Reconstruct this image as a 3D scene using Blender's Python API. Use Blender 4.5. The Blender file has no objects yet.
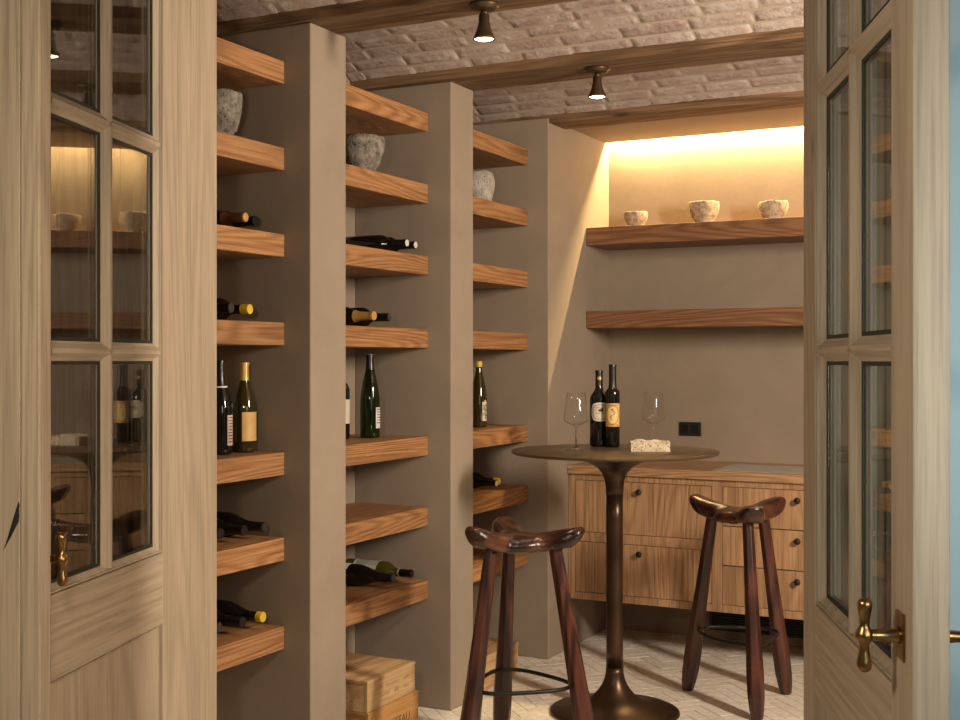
import bpy, bmesh, math, random
from mathutils import Vector, Matrix
random.seed(7)
S = bpy.context.scene
COL = S.collection
PI = math.pi

# ------------------------------------------------------------------ materials
def new_mat(name):
    m = bpy.data.materials.new(name); m.use_nodes = True
    nt = m.node_tree; nt.nodes.clear()
    out = nt.nodes.new('ShaderNodeOutputMaterial')
    p = nt.nodes.new('ShaderNodeBsdfPrincipled')
    nt.links.new(p.outputs[0], out.inputs[0])
    return m, nt, p

def N(nt, t, **kw):
    n = nt.nodes.new(t)
    for k, v in kw.items():
        if k.startswith('i_'):
            n.inputs[k[2:].replace('_', ' ')].default_value = v
        else:
            setattr(n, k, v)
    return n

def ramp(nt, stops):
    r = nt.nodes.new('ShaderNodeValToRGB')
    e = r.color_ramp.elements
    while len(e) < len(stops): e.new(0.5)
    for i, (pos, c) in enumerate(stops):
        e[i].position = pos; e[i].color = (*c, 1) if len(c) == 3 else c
    return r

def coords(nt, scale=(1, 1, 1), rnd=True):
    tc = N(nt, 'ShaderNodeTexCoord')
    if rnd:
        oi = N(nt, 'ShaderNodeObjectInfo')
        mul = N(nt, 'ShaderNodeMath', operation='MULTIPLY'); mul.inputs[1].default_value = 23.7
        nt.links.new(oi.outputs['Random'], mul.inputs[0])
        add = N(nt, 'ShaderNodeVectorMath', operation='ADD')
        nt.links.new(tc.outputs['Object'], add.inputs[0]); nt.links.new(mul.outputs[0], add.inputs[1])
        src = add.outputs[0]
    else:
        src = tc.outputs['Object']
    mp = N(nt, 'ShaderNodeMapping'); mp.inputs['Scale'].default_value = scale
    nt.links.new(src, mp.inputs['Vector'])
    return mp.outputs[0], src

def mixc(nt, a, b, fac, mode='MIX'):
    m = N(nt, 'ShaderNodeMix', data_type='RGBA', blend_type=mode)
    for sock, v in ((m.inputs[0], fac), (m.inputs[6], a), (m.inputs[7], b)):
        if hasattr(v, 'links'): nt.links.new(v, sock)
        elif isinstance(v, (int, float)): sock.default_value = v
        else: sock.default_value = (*v, 1)
    return m.outputs[2]

def bump(nt, p, h, strength, dist=0.01):
    b = N(nt, 'ShaderNodeBump'); b.inputs['Strength'].default_value = strength; b.inputs['Distance'].default_value = dist
    nt.links.new(h, b.inputs['Height']); nt.links.new(b.outputs[0], p.inputs['Normal'])

def wood(name, dark, mid, light, axis, rough=0.55, rings=9, k=5.0, along=0.10, contrast=0.5, knots=0.0, fib=0.5, bstr=0.25, blotch=None, var=0.8):
    m, nt, p = new_mat(name)
    sc = [1, 1, 1]; sc[axis] = along
    v, src = coords(nt, sc)
    n1 = N(nt, 'ShaderNodeTexNoise', i_Scale=k, i_Detail=1.5, i_Roughness=0.45); nt.links.new(v, n1.inputs['Vector'])
    mu = N(nt, 'ShaderNodeMath', operation='MULTIPLY'); mu.inputs[1].default_value = rings * 6.283; nt.links.new(n1.outputs[0], mu.inputs[0])
    si = N(nt, 'ShaderNodeMath', operation='SINE'); nt.links.new(mu.outputs[0], si.inputs[0])
    ma = N(nt, 'ShaderNodeMapRange', i_From_Min=-1.0, i_From_Max=1.0); nt.links.new(si.outputs[0], ma.inputs[0])
    sc2 = [1, 1, 1]; sc2[axis] = 0.025
    mp2 = N(nt, 'ShaderNodeMapping'); mp2.inputs['Scale'].default_value = sc2; nt.links.new(src, mp2.inputs[0])
    n2 = N(nt, 'ShaderNodeTexNoise', i_Scale=170.0, i_Detail=3.0, i_Roughness=0.6); nt.links.new(mp2.outputs[0], n2.inputs['Vector'])
    n3 = N(nt, 'ShaderNodeTexNoise', i_Scale=2.2, i_Detail=3.0); nt.links.new(v, n3.inputs['Vector'])
    r1 = ramp(nt, [(0.0, dark), (0.45, mid), (1.0, light)])
    nt.links.new(ma.outputs[0], r1.inputs[0])
    base = mixc(nt, mid, r1.outputs[0], contrast)
    r2 = ramp(nt, [(0.32, (0.45, 0.42, 0.38)), (0.5, (0.9, 0.9, 0.9)), (0.68, (1.12, 1.1, 1.08))])
    nt.links.new(n2.outputs[0], r2.inputs[0])
    c = mixc(nt, base, r2.outputs[0], fib, 'MULTIPLY')
    r3 = ramp(nt, [(0.35, (0.78, 0.76, 0.74)), (0.65, (1.12, 1.1, 1.08))]); nt.links.new(n3.outputs[0], r3.inputs[0])
    c = mixc(nt, c, r3.outputs[0], var, 'MULTIPLY')
    if knots:
        sc3 = [1, 1, 1]; sc3[axis] = 0.45
        mp3 = N(nt, 'ShaderNodeMapping'); mp3.inputs['Scale'].default_value = sc3; nt.links.new(src, mp3.inputs[0])
        vo = N(nt, 'ShaderNodeTexVoronoi', i_Scale=knots); nt.links.new(mp3.outputs[0], vo.inputs['Vector'])
        rk = ramp(nt, [(0.03, (0.22, 0.15, 0.1)), (0.075, (1, 1, 1))]); nt.links.new(vo.outputs['Distance'], rk.inputs[0])
        c = mixc(nt, c, rk.outputs[0], 0.85, 'MULTIPLY')
    if blotch:
        nb = N(nt, 'ShaderNodeTexNoise', i_Scale=7.0, i_Detail=5.0); nt.links.new(src, nb.inputs['Vector'])
        rb = ramp(nt, [(0.42, (0, 0, 0)), (0.66, (1, 1, 1))]); nt.links.new(nb.outputs[0], rb.inputs[0])
        c = mixc(nt, c, blotch, rb.outputs[0])
    nt.links.new(c, p.inputs['Base Color'])
    p.inputs['Roughness'].default_value = rough
    ad = N(nt, 'ShaderNodeMath', operation='ADD'); nt.links.new(n2.outputs[0], ad.inputs[0]); nt.links.new(ma.outputs[0], ad.inputs[1])
    bump(nt, p, ad.outputs[0], bstr, 0.002)
    return m

def plain(name, col, rough=0.5, metal=0.0, spec=None, coat=0.0, noise=None):
    m, nt, p = new_mat(name)
    p.inputs['Base Color'].default_value = (*col, 1)
    p.inputs['Roughness'].default_value = rough
    p.inputs['Metallic'].default_value = metal
    if spec is not None: p.inputs['Specular IOR Level'].default_value = spec
    if coat:
        p.inputs['Coat Weight'].default_value = coat; p.inputs['Coat Roughness'].default_value = 0.08
    sc, a, b = noise or (14.0, 0.85, 1.12)
    v, src = coords(nt)
    n = N(nt, 'ShaderNodeTexNoise', i_Scale=sc, i_Detail=4.0); nt.links.new(v, n.inputs['Vector'])
    r = ramp(nt, [(0.35, (a, a, a)), (0.65, (b, b, b))]); nt.links.new(n.outputs[0], r.inputs[0])
    nt.links.new(mixc(nt, col, r.outputs[0], 1.0, 'MULTIPLY'), p.inputs['Base Color'])
    return m

def plaster(name, c1, c2, rough=0.85):
    m, nt, p = new_mat(name)
    v, src = coords(nt, rnd=False)
    n = N(nt, 'ShaderNodeTexNoise', i_Scale=2.3, i_Detail=6.0, i_Roughness=0.62, i_Distortion=0.6); nt.links.new(v, n.inputs['Vector'])
    r = ramp(nt, [(0.3, c1), (0.7, c2)]); nt.links.new(n.outputs[0], r.inputs[0])
    nt.links.new(r.outputs[0], p.inputs['Base Color']); p.inputs['Roughness'].default_value = rough
    n2 = N(nt, 'ShaderNodeTexNoise', i_Scale=38.0, i_Detail=5.0); nt.links.new(v, n2.inputs['Vector'])
    bump(nt, p, n2.outputs[0], 0.12, 0.004)
    return m

def island_mat(name, cols, rough, nscale=60.0, bstr=0.5, wash=None):
    """one tone per loose piece (brick, tile) plus mottling"""
    m, nt, p = new_mat(name)
    g = N(nt, 'ShaderNodeNewGeometry')
    r = ramp(nt, [(i / (len(cols) - 1), c) for i, c in enumerate(cols)])
    nt.links.new(g.outputs['Random Per Island'], r.inputs[0])
    v, src = coords(nt, rnd=False)
    n = N(nt, 'ShaderNodeTexNoise', i_Scale=nscale, i_Detail=6.0, i_Roughness=0.65); nt.links.new(v, n.inputs['Vector'])
    rr = ramp(nt, [(0.3, (0.72, 0.7, 0.68)), (0.7, (1.15, 1.15, 1.15))]); nt.links.new(n.outputs[0], rr.inputs[0])
    c = mixc(nt, r.outputs[0], rr.outputs[0], 0.8, 'MULTIPLY')
    if wash:
        n2 = N(nt, 'ShaderNodeTexNoise', i_Scale=11.0, i_Detail=7.0, i_Roughness=0.7); nt.links.new(v, n2.inputs['Vector'])
        rw = ramp(nt, [(0.48, (0, 0, 0)), (0.62, (1, 1, 1))]); nt.links.new(n2.outputs[0], rw.inputs[0])
        f = N(nt, 'ShaderNodeMath', operation='MULTIPLY'); f.inputs[1].default_value = 0.7; nt.links.new(rw.outputs[0], f.inputs[0])
        c = mixc(nt, c, wash, f.outputs[0])
    nt.links.new(c, p.inputs['Base Color']); p.inputs['Roughness'].default_value = rough
    bump(nt, p, n.outputs[0], bstr, 0.006)
    return m

def stone(name, dark, light, pit=0.6, sc=30.0):
    m, nt, p = new_mat(name)
    v, src = coords(nt)
    n = N(nt, 'ShaderNodeTexNoise', i_Scale=sc, i_Detail=8.0, i_Roughness=0.75); nt.links.new(v, n.inputs['Vector'])
    r = ramp(nt, [(0.36, dark), (0.62, light)]); nt.links.new(n.outputs[0], r.inputs[0])
    vo = N(nt, 'ShaderNodeTexVoronoi', i_Scale=sc * 2.2); nt.links.new(v, vo.inputs['Vector'])
    rv = ramp(nt, [(0.12, (0.35, 0.32, 0.28)), (0.32, (1, 1, 1))]); nt.links.new(vo.outputs['Distance'], rv.inputs[0])
    nt.links.new(mixc(nt, r.outputs[0], rv.outputs[0], pit, 'MULTIPLY'), p.inputs['Base Color'])
    p.inputs['Roughness'].default_value = 0.9
    ad = N(nt, 'ShaderNodeMath', operation='ADD'); nt.links.new(n.outputs[0], ad.inputs[0]); nt.links.new(rv.outputs[0], ad.inputs[1])
    bump(nt, p, ad.outputs[0], 0.7, 0.006)
    return m

def pane_glass(name, ior=2.3, tint=(0.93, 0.95, 0.92)):
    m = bpy.data.materials.new(name); m.use_nodes = True
    nt = m.node_tree; nt.nodes.clear()
    out = nt.nodes.new('ShaderNodeOutputMaterial')
    g = N(nt, 'ShaderNodeNewGeometry')
    mr = N(nt, 'ShaderNodeMapRange', i_To_Min=ior, i_To_Max=1.0 / ior); nt.links.new(g.outputs['Backfacing'], mr.inputs[0])
    fr = N(nt, 'ShaderNodeFresnel'); nt.links.new(mr.outputs[0], fr.inputs[0])
    tr = N(nt, 'ShaderNodeBsdfTransparent'); tr.inputs[0].default_value = (*tint, 1)
    gl = N(nt, 'ShaderNodeBsdfGlossy'); gl.inputs['Roughness'].default_value = 0.0
    mx = N(nt, 'ShaderNodeMixShader')
    nt.links.new(fr.outputs[0], mx.inputs[0]); nt.links.new(tr.outputs[0], mx.inputs[1]); nt.links.new(gl.outputs[0], mx.inputs[2])
    nt.links.new(mx.outputs[0], out.inputs[0])
    return m

def glass(name, col, rough=0.0, ior=1.5):
    m, nt, p = new_mat(name)
    p.inputs['Base Color'].default_value = (*col, 1); p.inputs['Transmission Weight'].default_value = 1.0
    p.inputs['Roughness'].default_value = rough; p.inputs['IOR'].default_value = ior
    return m

def emit(name, col, s):
    m = bpy.data.materials.new(name); m.use_nodes = True
    nt = m.node_tree; nt.nodes.clear()
    o = nt.nodes.new('ShaderNodeOutputMaterial'); e = nt.nodes.new('ShaderNodeEmission')
    e.inputs[0].default_value = (*col, 1); e.inputs[1].default_value = s
    nt.links.new(e.outputs[0], o.inputs[0]); return m

SH = dict(dark=(0.20, 0.085, 0.03), mid=(0.36, 0.175, 0.07), light=(0.47, 0.25, 0.11))
DO = dict(dark=(0.24, 0.195, 0.145), mid=(0.43, 0.345, 0.255), light=(0.505, 0.412, 0.31))
CA = dict(dark=(0.24, 0.13, 0.065), mid=(0.46, 0.275, 0.147), light=(0.55, 0.345, 0.195))
BE = dict(dark=(0.075, 0.04, 0.018), mid=(0.20, 0.115, 0.058), light=(0.27, 0.17, 0.09))
M = {}
M['shelf'] = wood('oak_shelf', axis=1, rings=34, k=5, contrast=0.5, fib=0.75, **SH)
M['shelf_x'] = wood('oak_shelf_cross', axis=0, rings=34, k=5, contrast=0.5, fib=0.75, **SH)
M['shelf_n'] = wood('oak_niche_shelf', (0.12, 0.05, 0.02), (0.235, 0.11, 0.052), (0.31, 0.16, 0.08), 0, rings=34, k=5, contrast=0.5, fib=0.75)
M['door_z'] = wood('oak_door_upright', axis=2, rings=18, k=3.2, contrast=0.25, fib=0.45, knots=3.6, rough=0.62, bstr=0.15, var=0.45, **DO)
M['door_x'] = wood('oak_door_rail', axis=0, rings=18, k=3.2, contrast=0.27, fib=0.45, rough=0.62, bstr=0.15, var=0.45, **DO)
M['cab_z'] = wood('oak_cabinet_upright', axis=2, rings=22, k=4.0, contrast=0.36, fib=0.75, **CA)
M['cab_x'] = wood('oak_cabinet_cross', axis=0, rings=26, k=4.5, contrast=0.5, fib=0.7, **CA)
M['panel'] = wood('dark_oak_boarding', (0.08, 0.05, 0.026), (0.155, 0.10, 0.054), (0.20, 0.135, 0.075), 2, rings=20, k=4, contrast=0.5, rough=0.6)
M['beam'] = wood('rough_beam', axis=0, rings=22, k=4, contrast=0.5, fib=0.9, rough=0.85, bstr=0.9, knots=3.0, **BE)
M['crate'] = wood('pine_crate', (0.36, 0.2, 0.09), (0.56, 0.36, 0.18), (0.64, 0.44, 0.24), 1, rings=7, k=7, contrast=0.5, rough=0.7)
M['crate_b'] = wood('amber_crate', (0.32, 0.15, 0.045), (0.50, 0.26, 0.09), (0.58, 0.33, 0.13), 1, rings=6, k=5, contrast=0.5, rough=0.65)
M['stool'] = wood('stool_walnut', (0.016, 0.005, 0.004), (0.058, 0.017, 0.012), (0.105, 0.034, 0.023), 2, rings=9, k=6, contrast=0.75, rough=0.3, bstr=0.4)
M['stool_seat'] = wood('stool_seat_wood', (0.012, 0.005, 0.0035), (0.042, 0.014, 0.009), (0.10, 0.038, 0.02), 0, rings=3, k=7, along=0.6, contrast=0.8, rough=0.18, bstr=0.5)
M['plaster'] = plaster('taupe_plaster', (0.252, 0.201, 0.152), (0.310, 0.248, 0.190))
M['hall'] = plaster('pale_hall_paint', (0.40, 0.46, 0.47), (0.43, 0.49, 0.50))
M['brick'] = island_mat('washed_brick', [(0.36, 0.26, 0.235), (0.46, 0.375, 0.34), (0.41, 0.305, 0.28), (0.52, 0.43, 0.385), (0.39, 0.295, 0.275), (0.47, 0.38, 0.345)], 0.92, 45, 1.0, wash=(0.56, 0.51, 0.47))
M['mortar'] = plaster('brick_mortar', (0.40, 0.335, 0.27), (0.47, 0.40, 0.33), 0.95)
M['tile'] = island_mat('limed_floor_brick', [(0.74, 0.68, 0.60), (0.79, 0.74, 0.67), (0.71, 0.65, 0.57), (0.77, 0.715, 0.64)], 0.7, 40, 0.35)
M['grout'] = plaster('floor_grout', (0.72, 0.66, 0.58), (0.77, 0.71, 0.63), 0.95)
M['bronze'] = plain('dark_bronze', (0.062, 0.036, 0.022), 0.34, 0.75, noise=(9.0, 0.8, 1.25))
M['bronze_top'] = plain('bronze_table_surface', (0.115, 0.078, 0.048), 0.36, 0.55, noise=(6.0, 0.85, 1.15))
M['brass'] = plain('aged_brass', (0.34, 0.205, 0.085), 0.3, 1.0, noise=(60.0, 0.6, 1.2))
M['lampmetal'] = plain('lamp_bronze', (0.09, 0.06, 0.034), 0.42, 0.7)
M['iron'] = plain('black_iron', (0.018, 0.016, 0.015), 0.45, 0.6)
M['black'] = plain('matt_black', (0.008, 0.008, 0.008), 0.5)
M['spacer'] = plain('dark_glazing_spacer', (0.012, 0.016, 0.013), 0.6)
M['blackglass'] = plain('near_black_bottle_glass', (0.006, 0.0055, 0.005), 0.04, spec=0.6)
M['olive'] = plain('dark_amber_bottle_glass', (0.030, 0.021, 0.006), 0.05, spec=0.6)
M['green'] = glass('green_bottle_glass', (0.034, 0.080, 0.012), 0.0)
M['olivegreen'] = plain('olive_bottle_glass', (0.075, 0.068, 0.012), 0.06, spec=0.6)
M['clear'] = glass('wine_glass_clear', (0.985, 0.985, 0.985))
M['pane'] = pane_glass('door_pane')
M['thin'] = pane_glass('thin_wine_glass', 1.38, (0.99, 0.99, 0.99))
M['blackfoil'] = plain('black_foil', (0.010, 0.009, 0.009), 0.3)
M['goldfoil'] = plain('gold_foil', (0.55, 0.33, 0.09), 0.38, 0.35)
M['copperfoil'] = plain('copper_foil', (0.20, 0.08, 0.035), 0.35, 0.3)
M['yellowwax'] = plain('yellow_wax', (0.66, 0.46, 0.03), 0.45)
M['whitefoil'] = plain('white_foil_disc', (0.62, 0.60, 0.57), 0.5)
M['greyfoil'] = plain('grey_foil', (0.035, 0.034, 0.034), 0.35)
M['paper'] = plain('cream_label_paper', (0.60, 0.54, 0.44), 0.7)
M['paperwhite'] = plain('white_label_paper', (0.64, 0.62, 0.59), 0.7)
M['paperpink'] = plain('pinkish_label_paper', (0.55, 0.40, 0.33), 0.7)
M['papergold'] = plain('gold_label_paper', (0.62, 0.38, 0.13), 0.5)
M['paperorange'] = plain('ochre_label_paper', (0.62, 0.36, 0.10), 0.6)
M['paperpale'] = plain('pale_ochre_label_oval', (0.66, 0.47, 0.19), 0.6)
M['ink'] = plain('dark_ink', (0.03, 0.025, 0.02), 0.6)
M['inkbrown'] = plain('brown_ink', (0.22, 0.10, 0.04), 0.6)
M['inkgreen'] = plain('green_ink', (0.08, 0.16, 0.05), 0.6)
M['burn'] = plain('burned_brand', (0.20, 0.10, 0.045), 0.8)
M['faded'] = plain('faded_crate_print', (0.36, 0.22, 0.11), 0.8)
M['pot'] = stone('grey_stone', (0.085, 0.072, 0.058), (0.30, 0.265, 0.22))
M['potpale'] = stone('pale_stone', (0.30, 0.27, 0.235), (0.50, 0.46, 0.41), 0.5, 26)
M['bowl'] = stone('weathered_bowl', (0.20, 0.15, 0.10), (0.56, 0.47, 0.36), 0.5, 40)
M['travertine'] = stone('travertine', (0.40, 0.31, 0.20), (0.72, 0.64, 0.50), 0.75, 36)
M['slab'] = plain('pale_grey_slab', (0.44, 0.44, 0.40), 0.35)
M['bulb'] = emit('lamp_bulb_glow', (1.0, 0.82, 0.52), 14.0)
M['led'] = emit('led_strip_glow', (1.0, 0.72, 0.33), 6.0)

# ------------------------------------------------------------------ mesh helpers
def link(name, bm, mats, parent=None, smooth=False, bevel=0.0, seg=2, sub=0):
    me = bpy.data.meshes.new(name)
    bmesh.ops.recalc_face_normals(bm, faces=bm.faces)
    bm.to_mesh(me); bm.free()
    if smooth:
        for f in me.polygons: f.use_smooth = True
    for m in (mats if isinstance(mats, (list, tuple)) else [mats]): me.materials.append(m)
    o = bpy.data.objects.new(name, me); COL.objects.link(o)
    if parent: o.parent = parent
    if bevel:
        b = o.modifiers.new('edge', 'BEVEL'); b.width = bevel; b.segments = seg; b.limit_method = 'ANGLE'; b.angle_limit = 0.6
    if sub:
        s = o.modifiers.new('sub', 'SUBSURF'); s.levels = sub; s.render_levels = sub
    return o

def box(bm, a, b, mi=0):
    (x0, y0, z0), (x1, y1, z1) = a, b
    v = [bm.verts.new(c) for c in ((x0, y0, z0), (x1, y0, z0), (x1, y1, z0), (x0, y1, z0), (x0, y0, z1), (x1, y0, z1), (x1, y1, z1), (x0, y1, z1))]
    for q in ((0, 3, 2, 1), (4, 5, 6, 7), (0, 1, 5, 4), (1, 2, 6, 5), (2, 3, 7, 6), (3, 0, 4, 7)):
        f = bm.faces.new([v[i] for i in q]); f.material_index = mi
    return v

def boxo(name, a, b, mat, parent=None, bevel=0.0, seg=2):
    bm = bmesh.new(); box(bm, a, b)
    return link(name, bm, mat, parent, bevel=bevel, seg=seg)

def prism(bm, pts, axis, a, b):
    """polygon pts (2D) extruded along axis from a to b; 2D order = the other two axes in order"""
    def mk(p, t):
        c = list(p); c.insert(axis, t); return bm.verts.new(c)
    A = [mk(p, a) for p in pts]; B = [mk(p, b) for p in pts]
    bm.faces.new(A); bm.faces.new(B[::-1])
    n = len(pts)
    for i in range(n): bm.faces.new((A[i], B[i], B[(i + 1) % n], A[(i + 1) % n]))

def lathe(bm, prof, n=32, jitter=None, c=(0, 0, 0), closed_ends=True):
    rings = []
    for (r, z) in prof:
        if r < 1e-6:
            rings.append([bm.verts.new((c[0], c[1], c[2] + z))])
        else:
            ring = []
            for i in range(n):
                a = 2 * PI * i / n
                rr = r * (1 + (jitter(a, z) if jitter else 0))
                ring.append(bm.verts.new((c[0] + rr * math.cos(a), c[1] + rr * math.sin(a), c[2] + z)))
            rings.append(ring)
    for A, B in zip(rings, rings[1:]):
        if len(A) == 1 and len(B) == 1: continue
        for i in range(n):
            j = (i + 1) % n
            if len(A) == 1: bm.faces.new((A[0], B[i], B[j]))
            elif len(B) == 1: bm.faces.new((A[i], A[j], B[0]))
            else: bm.faces.new((A[i], A[j], B[j], B[i]))
    if closed_ends:
        for R in (rings[0], rings[-1]):
            if len(R) > 1: bm.faces.new(R)

def tube(bm, pts, r, n=10, closed=False):
    P = [Vector(p) for p in pts]; m = len(P); rings = []
    up = Vector((0, 0, 1))
    for i, p in enumerate(P):
        t = (P[(i + 1) % m] - P[i - 1]) if closed else (P[min(i + 1, m - 1)] - P[max(i - 1, 0)])
        t.normalize()
        u = t.cross(up) if abs(t.z) < 0.95 else t.cross(Vector((1, 0, 0)))
        u.normalize(); w = t.cross(u)
        rr = r[i] if isinstance(r, (list, tuple)) else r
        rings.append([bm.verts.new(p + (u * math.cos(2 * PI * k / n) + w * math.sin(2 * PI * k / n)) * rr) for k in range(n)])
    prs = list(zip(rings, rings[1:] + (rings[:1] if closed else [])))
    for A, B in prs:
        if A is B: continue
        for k in range(n): bm.faces.new((A[k], A[(k + 1) % n], B[(k + 1) % n], B[k]))
    if not closed:
        bm.faces.new(rings[0]); bm.faces.new(rings[-1][::-1])

def patch(bm, r, a0, a1, z0, z1, n=14, mi=0, t=0.0008):
    """a thin curved sheet (label) round a vertical axis, with thickness"""
    def col(rr): return [[bm.verts.new((rr * math.cos(a0 + (a1 - a0) * i / n), rr * math.sin(a0 + (a1 - a0) * i / n), z)) for i in range(n + 1)] for z in (z0, z1)]
    O, I = col(r + t), col(r - 0.0006)
    for i in range(n):
        for q in ((O[0][i], O[0][i + 1], O[1][i + 1], O[1][i]), (I[0][i], I[1][i], I[1][i + 1], I[0][i + 1]),
                  (O[0][i], I[0][i], I[0][i + 1], O[0][i + 1]), (O[1][i], O[1][i + 1], I[1][i + 1], I[1][i])):
            bm.faces.new(q).material_index = mi
    for i in (0, n): bm.faces.new((O[0][i], O[1][i], I[1][i], I[0][i])).material_index = mi

def oval_patch(bm, r, ac, za, aw, zh, n=28, power=2.0, inner=0.0, t=0.0012, mi=0):
    """rounded label / ring wrapped on a cylinder"""
    def pt(k, f, rr):
        th = 2 * PI * k / n
        c, s = math.cos(th), math.sin(th)
        x = math.copysign(abs(c) ** (2 / power), c); y = math.copysign(abs(s) ** (2 / power), s)
        a = ac + aw * x * f; return bm.verts.new((rr * math.cos(a), rr * math.sin(a), za + zh * y * f))
    fs = [inner] if inner else [0.0]
    fs = [inner, 1.0] if inner else [0.02, 0.35, 0.7, 1.0]
    R = [[pt(k, f, r + t) for k in range(n)] for f in fs]
    if not inner: bm.faces.new(R[0]).material_index = mi
    for A, B in zip(R, R[1:]):
        for k in range(n): bm.faces.new((A[k], A[(k + 1) % n], B[(k + 1) % n], B[k])).material_index = mi
    E = [pt(k, 1.0, r - 0.0006) for k in range(n)]
    for k in range(n): bm.faces.new((R[-1][k], R[-1][(k + 1) % n], E[(k + 1) % n], E[k])).material_index = mi

def thing(name, label, cat, loc=(0, 0, 0), rot=(0, 0, 0), group=None):
    o = bpy.data.objects.new(name, None); COL.objects.link(o)
    o.location = loc; o.rotation_euler = rot
    o.empty_display_size = 0.05
    return tag(o, label, cat, group)

def tag(o, label, cat, group=None):
    o['label'] = label; o['category'] = cat
    if group: o['group'] = group
    return o

def struct(o):
    o['kind'] = 'structure'; return o

def dup_tree(root, loc, label, group=None, rotz=None):
    r = root.copy(); COL.objects.link(r); r.location = loc
    if rotz is not None: r.rotation_euler = (0, 0, rotz)
    r['label'] = label
    if group: r['group'] = group
    for ch in list(root.children):
        c = ch.copy(); COL.objects.link(c); c.parent = r
        for g in ch.children:
            d = g.copy(); COL.objects.link(d); d.parent = c
    return r

def text_mesh(name, body, size, mat, parent, mw, depth=0.0008):
    cu = bpy.data.curves.new(name, 'FONT'); cu.body = body; cu.size = size; cu.extrude = depth
    cu.align_x = 'CENTER'; cu.align_y = 'CENTER'
    t = bpy.data.objects.new(name + '_src', cu); COL.objects.link(t)
    dg = bpy.context.evaluated_depsgraph_get()
    me = bpy.data.meshes.new_from_object(t.evaluated_get(dg))
    bpy.data.objects.remove(t)
    me.transform(mw); me.materials.clear(); me.materials.append(mat)
    o = bpy.data.objects.new(name, me); COL.objects.link(o); o.parent = parent
    return o

# ------------------------------------------------------------------ the room
AX = math.radians(27.05)
CAM_Z = 1.36
PX = -2.285                    # plane of the pier fronts
BACKX = -2.725                 # back of the alcoves
PIERS = [(3.284, 3.490), (4.228, 4.416), (5.157, 5.92)]
BEAMS = [(3.262, 3.452), (4.190, 4.420), (5.168, 5.345)]
BEAM_Z = 2.44
WF0, WF1 = 2.60, 2.722          # the wall with the doors
RX = 1.30

# floor: limed bricks laid in herringbone over a grout bed
bm = bmesh.new()
box(bm, (-8.0, -4.0, -0.06), (6.0, 6.02, -0.004), 1)
TW, TL, GAP = 0.056, 0.168, 0.004
rot = Matrix.Rotation(math.radians(45), 2)
cells = 46
for i in range(-cells, cells):
    for j in range(-cells, cells):
        # classic herringbone: period 2*TL steps of TW
        k = 3
        bx = (i * 1 + j * 3) * TW; by = (i * 1 - j * 3) * TW
        for horiz in (True, False):
            if horiz: x0, y0, x1, y1 = bx, by, bx + TL, by + TW
            else: x0, y0, x1, y1 = bx, by + TW, bx + TW, by + TW + TL
            cx, cy = (x0 + x1) / 2, (y0 + y1) / 2
            c = rot @ Vector((cx, cy)); X, Y = c.x - 1.3, c.y + 4.2
            if not (-2.75 < X < 1.0 and 2.55 < Y < 5.95): continue
            vs = []
            dz = random.uniform(-0.0012, 0.0)
            for (px, py) in ((x0 + GAP / 2, y0 + GAP / 2), (x1 - GAP / 2, y0 + GAP / 2), (x1 - GAP / 2, y1 - GAP / 2), (x0 + GAP / 2, y1 - GAP / 2)):
                q = rot @ Vector((px, py)); vs.append((q.x - 1.3, q.y + 4.2))
            T = [bm.verts.new((a, b, dz)) for a, b in vs]
            mid = (sum(a for a, b in vs) / 4, sum(b for a, b in vs) / 4)
            B = [bm.verts.new((a + (a - mid[0]) * 0.03, b + (b - mid[1]) * 0.03, -0.005)) for a, b in vs]
            bm.faces.new(T)
            for q in range(4): bm.faces.new((T[q], B[q], B[(q + 1) % 4], T[(q + 1) % 4]))
struct(link('floor', bm, [M['tile'], M['grout']]))

struct(boxo('wall_left', (BACKX - 0.1, WF0, 0), (BACKX, 6.0, 2.9), M['plaster']))
struct(boxo('wall_back', (BACKX, 5.92, 0), (RX + 0.1, 6.02, 2.9), M['plaster']))
struct(boxo('wall_right', (RX, WF0, 0), (RX + 0.1, 5.92, 2.9), M['panel']))
bm = bmesh.new()
box(bm, (-0.14, 5.157, 0), (RX, 5.92, 2.9))
struct(link('wall_niche', bm, M['plaster'], bevel=0.004))
for i, (a, b) in enumerate(PIERS):
    struct(boxo('pillar', (BACKX, a, 0), (PX, b, BEAM_Z + (0.0 if i < 2 else 0.02)), M['plaster'], bevel=0.004))

# front wall around the doorway
DX0, DX1 = -2.18, -0.535
bm = bmesh.new()
box(bm, (DX1 + 0.03, WF0, 0), (6.0, WF1, 2.9)); box(bm, (DX0 - 0.03, WF0, 2.50), (DX1 + 0.03, WF1, 2.9))
struct(link('wall_front', bm, M['hall']))
bm = bmesh.new()                # the wine room's own side of the same wall
box(bm, (DX1 + 0.031, WF1 - 0.001, 0), (RX, WF1 + 0.008, 2.75)); box(bm, (BACKX, WF1 - 0.001, 2.531), (DX1 + 0.031, WF1 + 0.008, 2.75))
struct(link('wall_front_inner', bm, M['plaster']))
bm = bmesh.new()                # oak boarding left of the doorway
box(bm, (-8.0, WF0 + 0.012, 0), (DX0 - 0.03, WF1, 2.9))
bx_ = DX0 - 0.26
while bx_ > -7.9:
    prism(bm, [(bx_ - 0.118, WF0 + 0.013), (bx_ - 0.118, WF0 + 0.006), (bx_ - 0.112, WF0), (bx_ - 0.006, WF0), (bx_, WF0 + 0.006), (bx_, WF0 + 0.013)], 2, 0.0, 2.9); bx_ -= 0.12
struct(link('wall_front_left', bm, M['panel']))
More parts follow.
